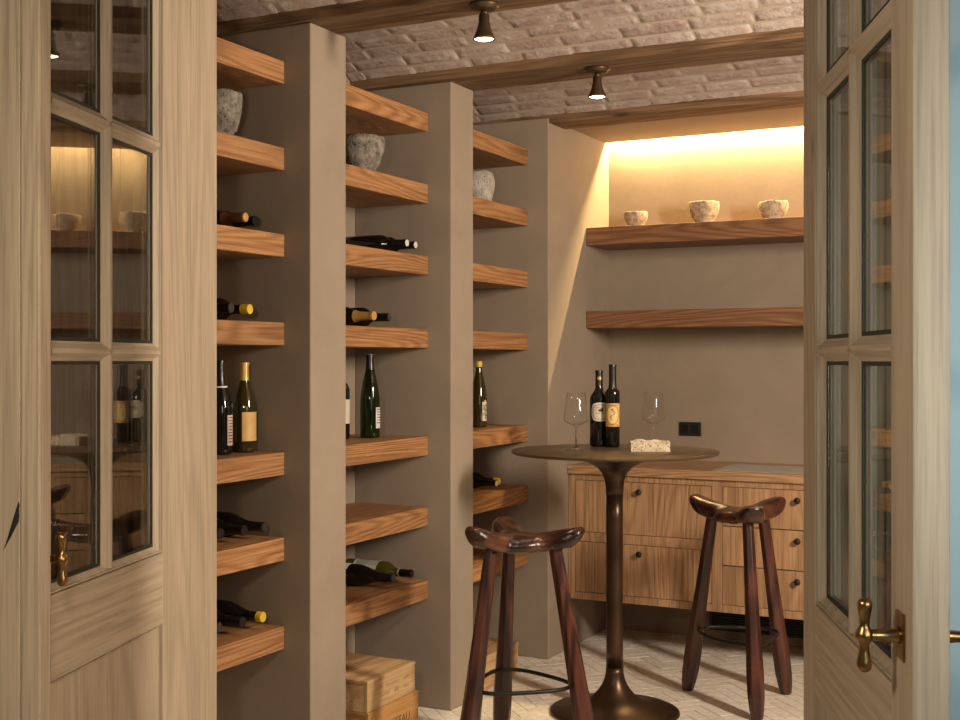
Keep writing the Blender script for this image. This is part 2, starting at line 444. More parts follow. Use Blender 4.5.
def casing(name, x, s):
    """oak door lining and stepped casing at one side; s = -1 left, +1 right"""
    bm = bmesh.new()
    def bx(a, b, c, d, z0=0.0, z1=2.53):
        box(bm, (min(x + s * a, x + s * b), c, z0), (max(x + s * a, x + s * b), d, z1))
    if s > 0: bx(0.0, 0.03, WF0 - 0.004, WF1 + 0.0)
    bx(0.03, 0.13, WF0 - 0.012, WF0 + 0.001)
    bx(0.13, 0.16, WF0 - 0.024, WF0 + 0.001)
    bx(0.16, 0.205, WF0 - 0.016, WF0 + 0.001)
    bx(0.205, 0.23, WF0 - 0.034, WF0 + 0.001)
    return struct(link(name, bm, M['panel'], bevel=0.003))
casing('trim_1', DX0, -1); casing('trim_2', DX1, 1)
bm = bmesh.new(); box(bm, (DX0 - 0.03, WF0 - 0.01, 2.50), (DX1 + 0.03, WF1, 2.53))
struct(link('trim_3', bm, M['door_x']))

# beams: rough oak with an uneven surface
from mathutils import noise as mnoise
def rough_box(a, b, nx, ny, nz, amp, seed):
    bm = bmesh.new()
    def grid(o, u, v, nu, nv):
        V = [[bm.verts.new(Vector(o) + Vector(u) * (i / nu) + Vector(v) * (j / nv)) for j in range(nv + 1)] for i in range(nu + 1)]
        for i in range(nu):
            for j in range(nv): bm.faces.new((V[i][j], V[i + 1][j], V[i + 1][j + 1], V[i][j + 1]))
    X, Y, Z = b[0] - a[0], b[1] - a[1], b[2] - a[2]
    for z in (a[2], b[2]): grid((a[0], a[1], z), (X, 0, 0), (0, Y, 0), nx, ny)
    for y in (a[1], b[1]): grid((a[0], y, a[2]), (X, 0, 0), (0, 0, Z), nx, nz)
    for x in (a[0], b[0]): grid((x, a[1], a[2]), (0, Y, 0), (0, 0, Z), ny, nz)
    bmesh.ops.remove_doubles(bm, verts=bm.verts, dist=1e-5)
    for v in bm.verts:
        p = v.co
        d = mnoise.noise(Vector((p.x * 2.2, p.y * 9, p.z * 9 + seed))) + 0.5 * mnoise.noise(Vector((p.x * 9, p.y * 25, p.z * 25 + seed)))
        c = Vector((0, p.y - (a[1] + b[1]) / 2, p.z - (a[2] + b[2]) / 2))
        if c.length > 0: v.co += c.normalized() * d * amp
    return bm
BL = ['rough oak ceiling beam nearest the doors, over the nearest plaster pier',
      'rough oak ceiling beam over the middle plaster pier, carrying the farther lamp',
      'rough oak ceiling beam along the front edge of the lit niche']
for i, (y0, y1) in enumerate(BEAMS):
    bm = rough_box((BACKX, y0, BEAM_Z), (RX, y1, BEAM_Z + 0.17), 150, 8, 6, 0.004, i * 7.3)
    tag(link('ceiling_beam', bm, M['beam'], smooth=False), BL[i], 'beam', 'ceiling beams')

# brick vaults between the beams: real bricks over a mortar bed, one surface = the ceiling
bm = bmesh.new()
def vault(y0, y1, ze, rise, seed):
    rnd = random.Random(seed)
    ya, yb = y0 - 0.02, y1 + 0.02
    yc, hw = (ya + yb) / 2, (yb - ya) / 2
    zf = lambda y: ze + rise * (1 - ((y - yc) / hw) ** 2)
    # arc-length table
    n = 200; ys = [ya + (yb - ya) * i / n for i in range(n + 1)]; L = [0.0]
    for i in range(n): L.append(L[-1] + math.hypot(ys[i + 1] - ys[i], zf(ys[i + 1]) - zf(ys[i])))
    def at(s):
        s = min(max(s, 0), L[-1])
        for i in range(n):
            if L[i + 1] >= s:
                f = (s - L[i]) / (L[i + 1] - L[i]); y = ys[i] + f * (ys[i + 1] - ys[i]); break
        dy = -2 * rise * (y - yc) / hw ** 2
        nrm = Vector((0, dy, -1)).normalized()
        return Vector((0, y, zf(y))), nrm
    # mortar bed
    m = 24; prev = None
    for i in range(m + 1):
        p, nn = at(L[-1] * i / m); q = p + nn * 0.0008
        cur = (bm.verts.new((BACKX, q.y, q.z)), bm.verts.new((RX, q.y, q.z)))
        if prev:
            f = bm.faces.new((prev[0], cur[0], cur[1], prev[1])); f.material_index = 1
        prev = cur
    rows = round(L[-1] / 0.066); rh = L[-1] / rows
    for k in range(rows):
        x = BACKX - rnd.uniform(0, 0.2)
        while x < RX:
            ln = rnd.uniform(0.19, 0.25)
            x0, x1 = max(x + 0.0028, BACKX + 0.002), min(x + ln - 0.0028, RX)
            x += ln
            if x1 - x0 < 0.03: continue
            s0, s1 = k * rh + 0.0032 + rnd.uniform(-.002, .002), (k + 1) * rh - 0.0032 + rnd.uniform(-.002, .002)
            proud = rnd.uniform(-0.001, 0.002); UA = [0, .025, .12, .25, .38, .5, .62, .75, .88, .975, 1]; UB = [0, .09, .36, .64, .91, 1]; nu, nv = 10, 5
            V = []
            for a in range(nu + 1):
                row = []
                for b in range(nv + 1):
                    fa, fb = UA[a], UB[b]
                    edge = min(fa * (x1 - x0), (1 - fa) * (x1 - x0), fb * (s1 - s0), (1 - fb) * (s1 - s0))
                    X = x0 + (x1 - x0) * fa; s = s0 + (s1 - s0) * fb
                    w = Vector((X * 14 + seed, s * 30, k * 3.1))
                    if edge < 1e-6:
                        X += 0.004 * mnoise.noise(w * 2); s += 0.004 * mnoise.noise(w * 2 + Vector((9, 0, 0)))
                    p, nn = at(s)
                    d = (-0.0005 if edge < 1e-6 else proud + 0.0022 + 0.0014 * mnoise.noise(w) + 0.0016 * mnoise.noise(w * 3))
                    row.append(bm.verts.new(Vector((X, 0, 0)) + p + nn * d))
                V.append(row)
            for a in range(nu):
                for b in range(nv):
                    bm.faces.new((V[a][b], V[a + 1][b], V[a + 1][b + 1], V[a][b + 1]))
vault(WF1, BEAMS[0][0], 2.468, 0.10, 1)
vault(BEAMS[0][1], BEAMS[1][0], 2.468, 0.125, 2)
vault(BEAMS[1][1], BEAMS[2][0], 2.464, 0.125, 3)
box(bm, (BACKX - 0.1, WF0, 2.75), (RX + 0.1, 6.02, 2.85), 1)
c = link('ceiling', bm, [M['brick'], M['mortar']]); struct(c)
for f in c.data.polygons: f.use_smooth = f.material_index == 0

# plaster ceiling of the niche with the light slot along the back wall
bm = bmesh.new()
box(bm, (PX, BEAMS[2][1] - 0.01, 2.455), (-0.14, 5.865, 2.475)); box(bm, (PX, 5.865, 2.56), (-0.14, 5.92, 2.58))
box(bm, (PX, 5.855, 2.475), (-0.14, 5.865, 2.58))
struct(link('ceiling_niche', bm, M['plaster']))
led = boxo('light_strip', (PX + 0.01, 5.886, 2.497), (-0.15, 5.900, 2.507), M['led'])
tag(led, 'warm strip light hidden in the slot at the top of the niche', 'strip light')

# ------------------------------------------------------------------ shelves
TOPS = [2.326, 2.046, 1.766, 1.481, 1.062, 0.786, 0.500]
ORD = ['topmost', 'second', 'third', 'fourth', 'fifth', 'sixth', 'lowest']
HAVE = [['', ' with a dark stone pot', ' with a copper-necked bottle', ' with a yellow-capped bottle', ' with two standing bottles', ' with lying black bottles', ' with a yellow wax-capped bottle lying down'],
        ['', ' with a speckled stone pot', ' with two white-capped bottles', ' with a gold-necked bottle', ' with the standing green bottle', ', left empty', ' with an olive bottle and a black one'],
        ['', ' with a pale stone pot', ', left empty', ', left empty', ' with a yellow-capped standing bottle', ' with yellow and white capped bottles', ' behind the nearer stool']]
BAY = [(WF1 + 0.001, PIERS[0][0] - 0.0015, 'nearest alcove'), (PIERS[0][1] + 0.0015, PIERS[1][0] - 0.0015, 'middle alcove'), (PIERS[1][1] + 0.0015, PIERS[2][0] - 0.0015, 'farthest alcove')]
for b, (y0, y1, nm) in enumerate(BAY):
    for k, z in enumerate(TOPS):
        o = boxo('wall_shelf', (BACKX + 0.001, y0, z - 0.074), (-2.386, y1, z), M['shelf'], bevel=0.002)
        od = {0: 'topmost', 6: 'lowest'}.get(k, ORD[k])
        tag(o, f'oak shelf, {od} from the top in the {nm}{HAVE[b][k]}' if 0 < k < 6 else f'thick oak shelf, {od} in the {nm}{HAVE[b][k]}', 'shelf', 'alcove shelves')
for z0, z1, lb in ((1.917, 2.003, 'long dark oak niche shelf under the glowing wall holding three bowls'), (1.515, 1.598, 'long empty oak niche shelf above the worktop')):
    o = boxo('wall_shelf', (PX + 0.001, 5.61, z0), (-0.141, 5.919, z1), M['shelf_n'], bevel=0.003)
    tag(o, lb, 'shelf', 'niche shelves')

# ------------------------------------------------------------------ cabinet, worktop
cab = thing('cabinet', 'floating oak cabinet with flush drawers and black knobs in the niche', 'cabinet', (-1.21, 5.387, 0.24))
CX, CY, CZ = -1.21, 5.387, 0.24
bm = bmesh.new()
X0, X1 = -2.2835, -0.1415
def cb(x0, x1, z0, z1, y0=0.0, y1=0.02): box(bm, (x0 - CX, y0, z0 - CZ), (x1 - CX, y1, z1 - CZ))
box(bm, (X0 - CX, 0.02, 0), (X1 - CX, 0.528, 0.587))
D0 = (-2.250, -1.592); D1 = (-1.545, -0.875); D2 = (-0.828, -0.170)
for a, b_ in ((X0, D0[0]), (D0[1], D1[0]), (D1[1], D2[0]), (D2[1], X1)): cb(a, b_, 0.24, 0.827)
for r in (D0, D1, D2): cb(r[0], r[1], 0.799, 0.827); cb(r[0], r[1], 0.24, 0.274)
for r in (D0, D2): cb(r[0], r[1], 0.512, 0.556)
link('frame', bm, M['cab_z'], cab, bevel=0.0015)
def knob_bm(x, z):
    bm = bmesh.new()
    lathe(bm, [(0.0, 0.0), (0.008, 0.0), (0.006, 0.004), (0.006, 0.010), (0.012, 0.014), (0.0145, 0.020), (0.013, 0.026), (0.007, 0.029), (0.0, 0.030)], 16)
    bmesh.ops.transform(bm, matrix=Matrix.Translation((x - CX, -0.0005, z - CZ)) @ Matrix.Rotation(PI / 2, 4, 'X'), verts=bm.verts)
    return bm
def drawer(x0, x1, z0, z1, kx, kz):
    g = 0.0022
    d = boxo('drawer', (x0 + g - CX, 0.0, z0 + g - CZ), (x1 - g - CX, 0.019, z1 - g - CZ), M['cab_z'], cab, bevel=0.001)
    link('knob', knob_bm(kx, kz), M['black'], d, smooth=True)
for r in (D0, D2):
    mx = (r[0] + r[1]) / 2 if r is D2 else -1.928
    drawer(r[0], r[1], 0.556, 0.799, mx, 0.756); drawer(r[0], r[1], 0.274, 0.512, mx, 0.472)
for a, b_ in ((0.624, 0.799), (0.449, 0.624), (0.274, 0.449)): drawer(D1[0], D1[1], a, b_, (D1[0] + D1[1]) / 2, b_ - 0.045)
boxo('black_backing', (X0 + 0.005 - CX, 0.0195, 0.03), (X1 - 0.005 - CX, 0.0200, 0.57), M['black'], cab)

bm = bmesh.new()
sx0, sx1, sy0, sy1 = -1.60, -0.80, 5.415, 5.78
for a, b_ in (((-2.283, 5.372, 0.828), (sx0, 5.919, 0.866)), ((sx1, 5.372, 0.828), (-0.142, 5.919, 0.866)), ((sx0, 5.372, 0.828), (sx1, sy0, 0.866)), ((sx0, sy1, 0.828), (sx1, 5.919, 0.866))): box(bm, a, b_)
bmesh.ops.remove_doubles(bm, verts=bm.verts, dist=1e-5)
tag(link('worktop', bm, M['cab_x']), 'long oak worktop lying on the niche cabinet', 'worktop')
tag(boxo('inset_slab', (sx0 + 0.002, sy0 + 0.002, 0.829), (sx1 - 0.002, sy1 - 0.002, 0.8675), M['slab'], bevel=0.001), 'pale grey flush slab set into the oak worktop', 'slab')
vent = thing('toe_vent', 'black vent grille low on the wall under the cabinet', 'vent', (-1.15, 5.90, 0.05))
bm = bmesh.new(); box(bm, (-0.60, -0.02, 0.0), (0.60, 0.019, 0.012)); box(bm, (-0.60, -0.02, 0.118), (0.60, 0.019, 0.13)); box(bm, (-0.60, -0.02, 0), (-0.588, 0.019, 0.13)); box(bm, (0.588, -0.02, 0), (0.60, 0.019, 0.13)); box(bm, (-0.6, 0.0, 0), (0.6, 0.019, 0.13))
link('frame', bm, M['black'], vent)
bm = bmesh.new()
for i in range(9): box(bm, (-0.59, -0.015, 0.018 + i * 0.0112), (0.59, 0.0, 0.024 + i * 0.0112))
link('slats', bm, M['black'], vent)

out = thing('wall_outlet', 'black double socket plate on the plaster wall above the worktop', 'outlet', (-1.857, 5.92, 1.02))
bm = bmesh.new(); box(bm, (-0.056, -0.008, -0.034), (0.056, -0.0003, 0.034)); link('plate', bm, M['black'], out, bevel=0.003)
bm = bmesh.new()
for dx in (-0.026, 0.026): box(bm, (dx - 0.019, -0.0105, -0.02), (dx + 0.019, -0.007, 0.02))
link('sockets', bm, M['iron'], out, bevel=0.002)

# ------------------------------------------------------------------ lamps
def make_lamp(label, loc):
    t = thing('ceiling_lamp', label, 'lamp', loc, group='bronze spot lamps')
    bm = bmesh.new(); lathe(bm, [(0.0, 0.0), (0.046, 0.0), (0.047, -0.006), (0.040, -0.010), (0.040, -0.014), (0.030, -0.018), (0.012, -0.021), (0.0, -0.021)], 32)
    link('canopy', bm, M['lampmetal'], t, smooth=True)
    bm = bmesh.new(); lathe(bm, [(0.0, -0.020), (0.010, -0.020), (0.0125, -0.027), (0.010, -0.034), (0.0, -0.034)], 20)
    link('swivel', bm, M['lampmetal'], t, smooth=True)
    bm = bmesh.new()
    lathe(bm, [(0.0, -0.030), (0.014, -0.030), (0.0165, -0.034), (0.0165, -0.056), (0.0185, -0.060), (0.0200, -0.070), (0.0245, -0.084), (0.0305, -0.096), (0.0335, -0.103), (0.0335, -0.108), (0.0305, -0.108), (0.0295, -0.101), (0.020, -0.085), (0.0, -0.083)], 36)
    link('shade', bm, M['lampmetal'], t, smooth=True)
    bm = bmesh.new(); lathe(bm, [(0.0, -0.1015), (0.0285, -0.1015), (0.0298, -0.1045), (0.020, -0.1085), (0.0, -0.1095)], 28)
    link('bulb', bm, M['bulb'], t, smooth=True)
    return t
LAMPS = [((-1.70, 3.357, 2.4395), 'bronze spot lamp on the beam nearest the doors'), ((-1.70, 4.283, 2.4395), 'bronze spot lamp on the middle beam above the bar table')]
l0 = make_lamp(LAMPS[0][1], LAMPS[0][0])
dup_tree(l0, LAMPS[1][0], LAMPS[1][1])

# ------------------------------------------------------------------ bar table
TX, TY = -1.715, 4.502
tb = thing('bar_table', 'round bronze pedestal bar table with trumpet base', 'table', (TX, TY, 0))
bm = bmesh.new(); lathe(bm, [(0, 0.998), (0.388, 0.998), (0.397, 1.0015), (0.400, 1.006), (0.400, 1.0085), (0.398, 1.010), (0, 1.010)], 96)
o = link('tabletop', bm, M['bronze_top'], tb, smooth=True)
o.modifiers.new('edge', 'EDGE_SPLIT').split_angle = 0.7
bm = bmesh.new()
prof = [(0.0, 0.0005), (0.247, 0.0005), (0.25, 0.003), (0.249, 0.008), (0.24, 0.0125), (0.20, 0.019), (0.16, 0.027), (0.125, 0.038), (0.10, 0.051), (0.08, 0.067), (0.062, 0.087), (0.048, 0.109), (0.039, 0.132), (0.0345, 0.155), (0.0335, 0.175)]
lathe(bm, prof + [(0.0, 0.175)], 64); link('base', bm, M['bronze'], tb, smooth=True)
bm = bmesh.new(); lathe(bm, [(0, 0.175), (0.0328, 0.175), (0.0322, 0.25), (0.0320, 0.50), (0.0325, 0.75), (0.0330, 0.84), (0.0, 0.84)], 48); link('stem', bm, M['bronze'], tb, smooth=True)
bm = bmesh.new(); lathe(bm, [(0, 0.84), (0.0336, 0.84), (0.0345, 0.868), (0.038, 0.895), (0.048, 0.922), (0.066, 0.944), (0.10, 0.963), (0.145, 0.978), (0.19, 0.988), (0.22, 0.994), (0.225, 0.9985), (0, 0.9985)], 64)
link('flared_neck', bm, M['bronze'], tb, smooth=True)

# ------------------------------------------------------------------ stools
def make_stool(label, loc, ang, feet_r=0.252, hk=0.0):
    t = thing('bar_stool', label, 'stool', (loc[0], loc[1], 0), group='three-legged bar stools')
    # sculpted three-horned seat
    bm = bmesh.new(); NT, NR = 120, 12
    def lobe(a):
        v = 0.0
        for A in ang:
            d = (a - A + PI) % (2 * PI) - PI
            v = max(v, math.exp(-abs(d / 0.36) ** 3.2) * 1.0) if True else v
        return v
    def HK(a): return 1.0 + hk * math.cos(a - ang[0])
    def surf(i, f):
        a = 2 * PI * i / NT; l = lobe(a)
        R = 0.104 + 0.124 * l
        R *= 1 + 0.02 * mnoise.noise(Vector((math.cos(a) * 3, math.sin(a) * 3, loc[0])))
        r = R * f
        zm = 0.746 + 0.046 * l ** 1.2 * min(r / 0.22, 1.1) ** 2.2 * HK(a) - 0.006 * (1 - l) * f
        T = 0.027 + 0.021 * l * math.exp(-((r - 0.192) / 0.035) ** 2) + 0.002 * (1 - f)
        # hollowed top of each horn
        dent = 0.017 * l * math.exp(-((r - 0.185) / 0.026) ** 2) * max(0, l - 0.6) / 0.4
        return a, r, zm, T, dent
    rings = []
    top0 = bm.verts.new((0, 0, 0.748 + 0.026)); bot0 = bm.verts.new((0, 0, 0.748 - 0.026))
    fs = [math.sin(PI / 2 * (k + 1) / NR) for k in range(NR)]
    seq = [(f, 1) for f in fs] + [(f, -1) for f in reversed(fs[:-1])]
    for f, s in seq:
        ring = []
        for i in range(NT):
            a, r, zm, T, dent = surf(i, f)
            h = T * max(0.0, 1 - f ** 6.0) ** 0.5 if f < 0.9999 else 0.0
            z = zm + s * h - (dent if s > 0 else 0)
            z += 0.0025 * mnoise.noise(Vector((r * math.cos(a) * 30, r * math.sin(a) * 30, s)))
            ring.append(bm.verts.new((r * math.cos(a), r * math.sin(a), z)))
        rings.append(ring)
    for i in range(NT):
        j = (i + 1) % NT
        bm.faces.new((top0, rings[0][i], rings[0][j])); bm.faces.new((bot0, rings[-1][j], rings[-1][i]))
        for A, B in zip(rings, rings[1:]): bm.faces.new((A[i], B[i], B[j], A[j]))
    link('seat', bm, M['stool_seat'], t, smooth=True, sub=1)
    for q, A in enumerate(ang):
        bm = bmesh.new()
        d = Vector((math.cos(A), math.sin(A), 0)); up = Vector((0, 0, 1)); sd = Vector((-math.sin(A), math.cos(A), 0))
        top, foot = d * 0.125 + up * 0.742, d * feet_r
        pr = [(0.0, 0.023), (0.04, 0.025), (0.35, 0.0285), (0.62, 0.0335), (0.78, 0.0375), (0.88, 0.0365), (0.95, 0.031), (0.99, 0.025), (1.0, 0.020)]
        rings = []
        for (f, r) in pr:
            c = top.lerp(foot, f)
            rings.append([bm.verts.new(c + (d * math.cos(2 * PI * k / 7 + q) * r + sd * math.sin(2 * PI * k / 7 + q) * r * 0.92)) for k in range(7)])
        for A_, B_ in zip(rings, rings[1:]):
            for k in range(7): bm.faces.new((A_[k], A_[(k + 1) % 7], B_[(k + 1) % 7], B_[k]))
        bm.faces.new(rings[0]); bm.faces.new(rings[-1])
        for v in bm.verts:
            if v.co.z < 0.0006: v.co.z = 0.0006
        link('leg', bm, M['stool'], t, bevel=0.003)
    bm = bmesh.new()
    rr_ = lambda th: 0.132 + 0.046 * max(math.exp(-(((th - A + PI) % (2 * PI) - PI) / 0.55) ** 2) for A in ang)
    tube(bm, [(rr_(2 * PI * k / 96) * math.cos(2 * PI * k / 96), rr_(2 * PI * k / 96) * math.sin(2 * PI * k / 96), 0.268) for k in range(96)], 0.0068, 10, closed=True)
    link('footrest_ring', bm, M['iron'], t, smooth=True)
    return t
make_stool('dark carved three-legged stool standing before the middle pier', (-1.794, 3.80), [math.radians(a) for a in (250, 130, 10)], hk=.2)
make_stool('dark carved three-legged stool standing against the cabinet drawers', (-1.325, 4.858), [math.radians(a) for a in (162, 56, -59)], 0.248, .12)

# ------------------------------------------------------------------ bottles
def facing(x, y): return math.atan2(-y, -x)
PROF = {
    'bordeaux': lambda h, r: [(0, 0.004), (r * .8, 0), (r * .97, .004), (r, .012), (r, h * .60), (r * .97, h * .635), (r * .80, h * .685), (r * .52, h * .73), (r * .40, h * .77), (r * .375, h * .93), (r * .37, h * .985), (0, h * .985)],
    'burgundy': lambda h, r: [(0, 0.004), (r * .8, 0), (r * .97, .004), (r, .012), (r, h * .47), (r * .96, h * .54), (r * .82, h * .62), (r * .60, h * .70), (r * .44, h * .77), (r * .375, h * .84), (r * .36, h * .985), (0, h * .985)],
    'flute': lambda h, r: [(0, 0.004), (r * .8, 0), (r * .97, .004), (r, .012), (r, h * .40), (r * .985, h * .47), (r * .90, h * .56), (r * .75, h * .66), (r * .56, h * .76), (r * .42, h * .84), (r * .38, h * .90), (r * .37, h * .985), (0, h * .985)],
    'slim': lambda h, r: [(0, 0.004), (r * .8, 0), (r * .97, .004), (r, .012), (r, h * .64), (r * .97, h * .665), (r * .86, h * .69), (r * .60, h * .712), (r * .50, h * .73), (r * .485, h * .93), (r * .485, h * .985), (0, h * .985)],
}
def wine_bottle(label, loc, kind='bordeaux', h=0.30, r=0.038, mat='blackglass', foil='blackfoil', foil_from=0.80, lying=False, yaw=0.0, labels=(), tip=None, group=None, extra=None, neck_ring=None, wax=False, lip=True):
    """standing: loc = base centre on the shelf; lying: loc = middle of the bottle's mouth on the shelf, neck towards +x"""
    if lying:
        x, y, z = loc
        dv = Vector((math.cos(yaw), math.sin(yaw), 0))
        base = Vector((x, y, z + r + 0.0006)) - dv * h
        t = thing('wine_bottle', label, 'bottle', base, (0, PI / 2, yaw), group)
        rr = math.atan(0)
        t.rotation_euler = (Matrix.Rotation(yaw, 4, 'Z') @ Matrix.Rotation(PI / 2, 4, 'Y')).to_euler()
    else:
        t = thing('wine_bottle', label, 'bottle', (loc[0], loc[1], loc[2] + 0.0004), (0, 0, 0), group)
    P = PROF[kind](h, r)
    bm = bmesh.new(); lathe(bm, P, 40)
    g = link('glass_body', bm, M[mat], t, smooth=True)
    nr = r * (.50 if kind == 'slim' else .385)
    if foil:
        z0 = h * foil_from
        # follow the neck
        def rad(z):
            for (ra, za), (rb, zb) in zip(P, P[1:]):
                if za <= z <= zb and zb > za: return ra + (rb - ra) * (z - za) / (zb - za)
            return nr
        bm = bmesh.new()
        pts = [(rad(z0) + .0007, z0)] + [(rad(z0 + (h * .97 - z0) * k / 5) + .0008, z0 + (h * .97 - z0) * k / 5) for k in range(1, 6)]
        if wax: pts = [(p[0] + 0.0012, p[1]) for p in pts]
        if lip: pts += [(nr + .0018, h * .972), (nr + .0018, h * .985)]
        pts += [(nr + .0008, h * .998), (nr - .002, h), (0.0, h)]
        lathe(bm, [(0, z0)] + pts, 28)
        f = link('foil_capsule', bm, M[foil], t, smooth=True)
        f.modifiers.new('edge', 'EDGE_SPLIT').split_angle = 0.9
        if tip:
            bm = bmesh.new(); lathe(bm, [(0, h - .0002), (nr * .93, h - .0002), (nr * .93, h + .0012), (0, h + .0014)], 24)
            link('cap_disc', bm, M[tip], f)
        if neck_ring:
            bm = bmesh.new(); lathe(bm, [(rad(z0) + .0010, z0 - .004), (rad(z0) + .0012, z0 + .002), (rad(z0) - .001, z0 + .002), (rad(z0) - .001, z0 - .004)], 28)
            link('foil_ring', bm, M[neck_ring], f)
    for L in labels:
        a, w, z0, z1, m = L[:5]
        bm = bmesh.new(); patch(bm, r, a - w, a + w, h * z0, h * z1)
        lb = link('paper_label', bm, M[m], t, smooth=False)
        if len(L) > 5 and L[5] == 'lines':     # rows of small unreadable print
            bm = bmesh.new(); rn = random.Random(int(h * 1e5) + len(label)); z = z1 - 0.03
            while z > z0 + 0.03:
                q = a - w * .75
                while q < a + w * .7:
                    e = q + rn.uniform(.04, .16); patch(bm, r + .0006, q, min(e, a + w * .75), h * z, h * (z + .012), 2); q = e + .05
                z -= 0.032
            link('print', bm, M['ink'], lb)
        if len(L) > 5 and L[5] == 'leafy':
            bm = bmesh.new(); rn = random.Random(3)
            for _ in range(26):
                zz = rn.uniform(z0 + .03, z1 - .03); aa = rn.uniform(a - w * .7, a + w * .7)
                oval_patch(bm, r + .0006, aa, h * zz, .07, .004 * rn.uniform(.6, 1.5), 10)
            link('leaf_print', bm, M['inkgreen'], lb)
            bm = bmesh.new()
            for zz in (.30, .40): oval_patch(bm, r + .0008, a + .05, h * zz, .12, .006, 12)
            link('fruit_print', bm, M['paperorange'], lb)
    if extra: extra(t, r, h)
    return t

# two bottles on the bar table
TT = 1.010
def ochre(t, r, h):
    a = facing(*FB)
    bm = bmesh.new(); patch(bm, r, a - 1.15, a + 1.15, h * .25, h * .53, 20); lb = link('paper_label', bm, M['paperorange'], t)
    bm = bmesh.new(); oval_patch(bm, r, a, h * .39, .78, h * .105, 36, 2.2); link('label_oval', bm, M['paperpale'], lb)
    bm = bmesh.new()
    oval_patch(bm, r + .0004, a, h * .39, .84, h * .113, 40, 2.2, inner=.93, t=.0012)
    # swirled figure in the oval, drawn as an S-curve, and two rows of tiny print
    pts = []
    for k in range(40):
        f = k / 39; zz = h * (.335 + .11 * f); aa = a + .34 * math.sin((f - .5) * 2 * PI) * (0.6 + .4 * f)
        rr = r + .0021; pts.append((rr * math.cos(aa), rr * math.sin(aa), zz))
    tube(bm, pts, 0.0013, 6)
    oval_patch(bm, r + .0006, a - .05, h * .455, .16, h * .012, 14)
    for zz, ww in ((.505, .62), (.265, .75)):
        q = a - ww
        while q < a + ww: patch(bm, r + .0006, q, q + .10, h * zz, h * (zz + .010), 2); q += .15
    link('label_emblem', bm, M['inkbrown'], lb)
def oval_white(t, r, h):
    a = facing(*LB) + .12
    bm = bmesh.new(); oval_patch(bm, r, a, h * .455, .98, h * .122, 40, 3.2); lb = link('paper_label', bm, M['paper'], t)
    bm = bmesh.new(); oval_patch(bm, r + .0005, a, h * .455, .80, h * .096, 40, 3.0, inner=.95)
    oval_patch(bm, r + .0005, a + .08, h * .475, .30, h * .018, 20, 2.0); oval_patch(bm, r + .0005, a + .16, h * .487, .14, h * .02, 16)
    for zz in (.435, .505):
        q = a - .5
        while q < a + .5: patch(bm, r + .0006, q, q + .08, h * zz, h * (zz + .008), 2); q += .13
    link('label_emblem', bm, M['ink'], lb)
    bm = bmesh.new(); oval_patch(bm, r * .40, a, h * .895, .62, h * .022, 20); link('neck_seal', bm, M['goldfoil'], t)
FB, LB = (-1.793, 4.684), (-1.860, 4.706)
wine_bottle('tall slim dark bottle with an ochre label on the bar table', (*FB, TT), 'slim', 0.332, 0.0292, foil_from=0.72, extra=ochre)
wine_bottle('dark bottle with a rounded white label and gold neck seal on the table', (*LB, TT), 'bordeaux', 0.308, 0.0375, foil_from=0.80, extra=oval_white)

# standing bottles on the fifth shelves
S5 = TOPS[4]
f0 = facing(-2.505, 3.11)
wine_bottle('black bottle with pale and pinkish labels beside the gold-labelled one', (-2.505, 3.105, S5), 'burgundy', 0.297, 0.040, 'blackglass', 'blackfoil', 0.72,
            labels=[(f0 + .95, .34, .10, .42, 'paperpink', 'lines'), (f0 - .75, .42, .10, .40, 'paperwhite', 'lines')], neck_ring='whitefoil')
f1 = facing(-2.487, 3.22)
wine_bottle('amber-dark bottle with gold foil and gold label on the nearest fifth shelf', (-2.500, 3.222, S5), 'burgundy', 0.290, 0.0375, 'olive', 'goldfoil', 0.80,
            labels=[(f1 + .72, .92, .13, .45, 'papergold')])
wine_bottle('tall green flute bottle with a small white back label', (-2.53, 4.03, S5), 'flute', 0.318, 0.0380, 'green', 'blackfoil', 0.83, tip='whitefoil',
            labels=[(facing(-2.53, 4.03) + 1.05, .42, .12, .37, 'paperwhite', 'lines')])
wine_bottle('dark bottle with a cream label half hidden by the nearest pier', (-2.585, 3.905, S5), 'bordeaux', 0.30, 0.0375, 'blackglass', 'blackfoil', 0.80,
            labels=[(facing(-2.58, 3.9) + .2, 1.2, .20, .50, 'paper')])
wine_bottle('olive-dark bottle with yellow cap standing in the farthest alcove', (-2.50, 4.885, S5), 'flute', 0.292, 0.036, 'olive', 'yellowwax', 0.915, wax=True, lip=False,
            labels=[(facing(-2.5, 4.885) + .80, .36, .10, .39, 'paper', 'leafy')], neck_ring='greyfoil')

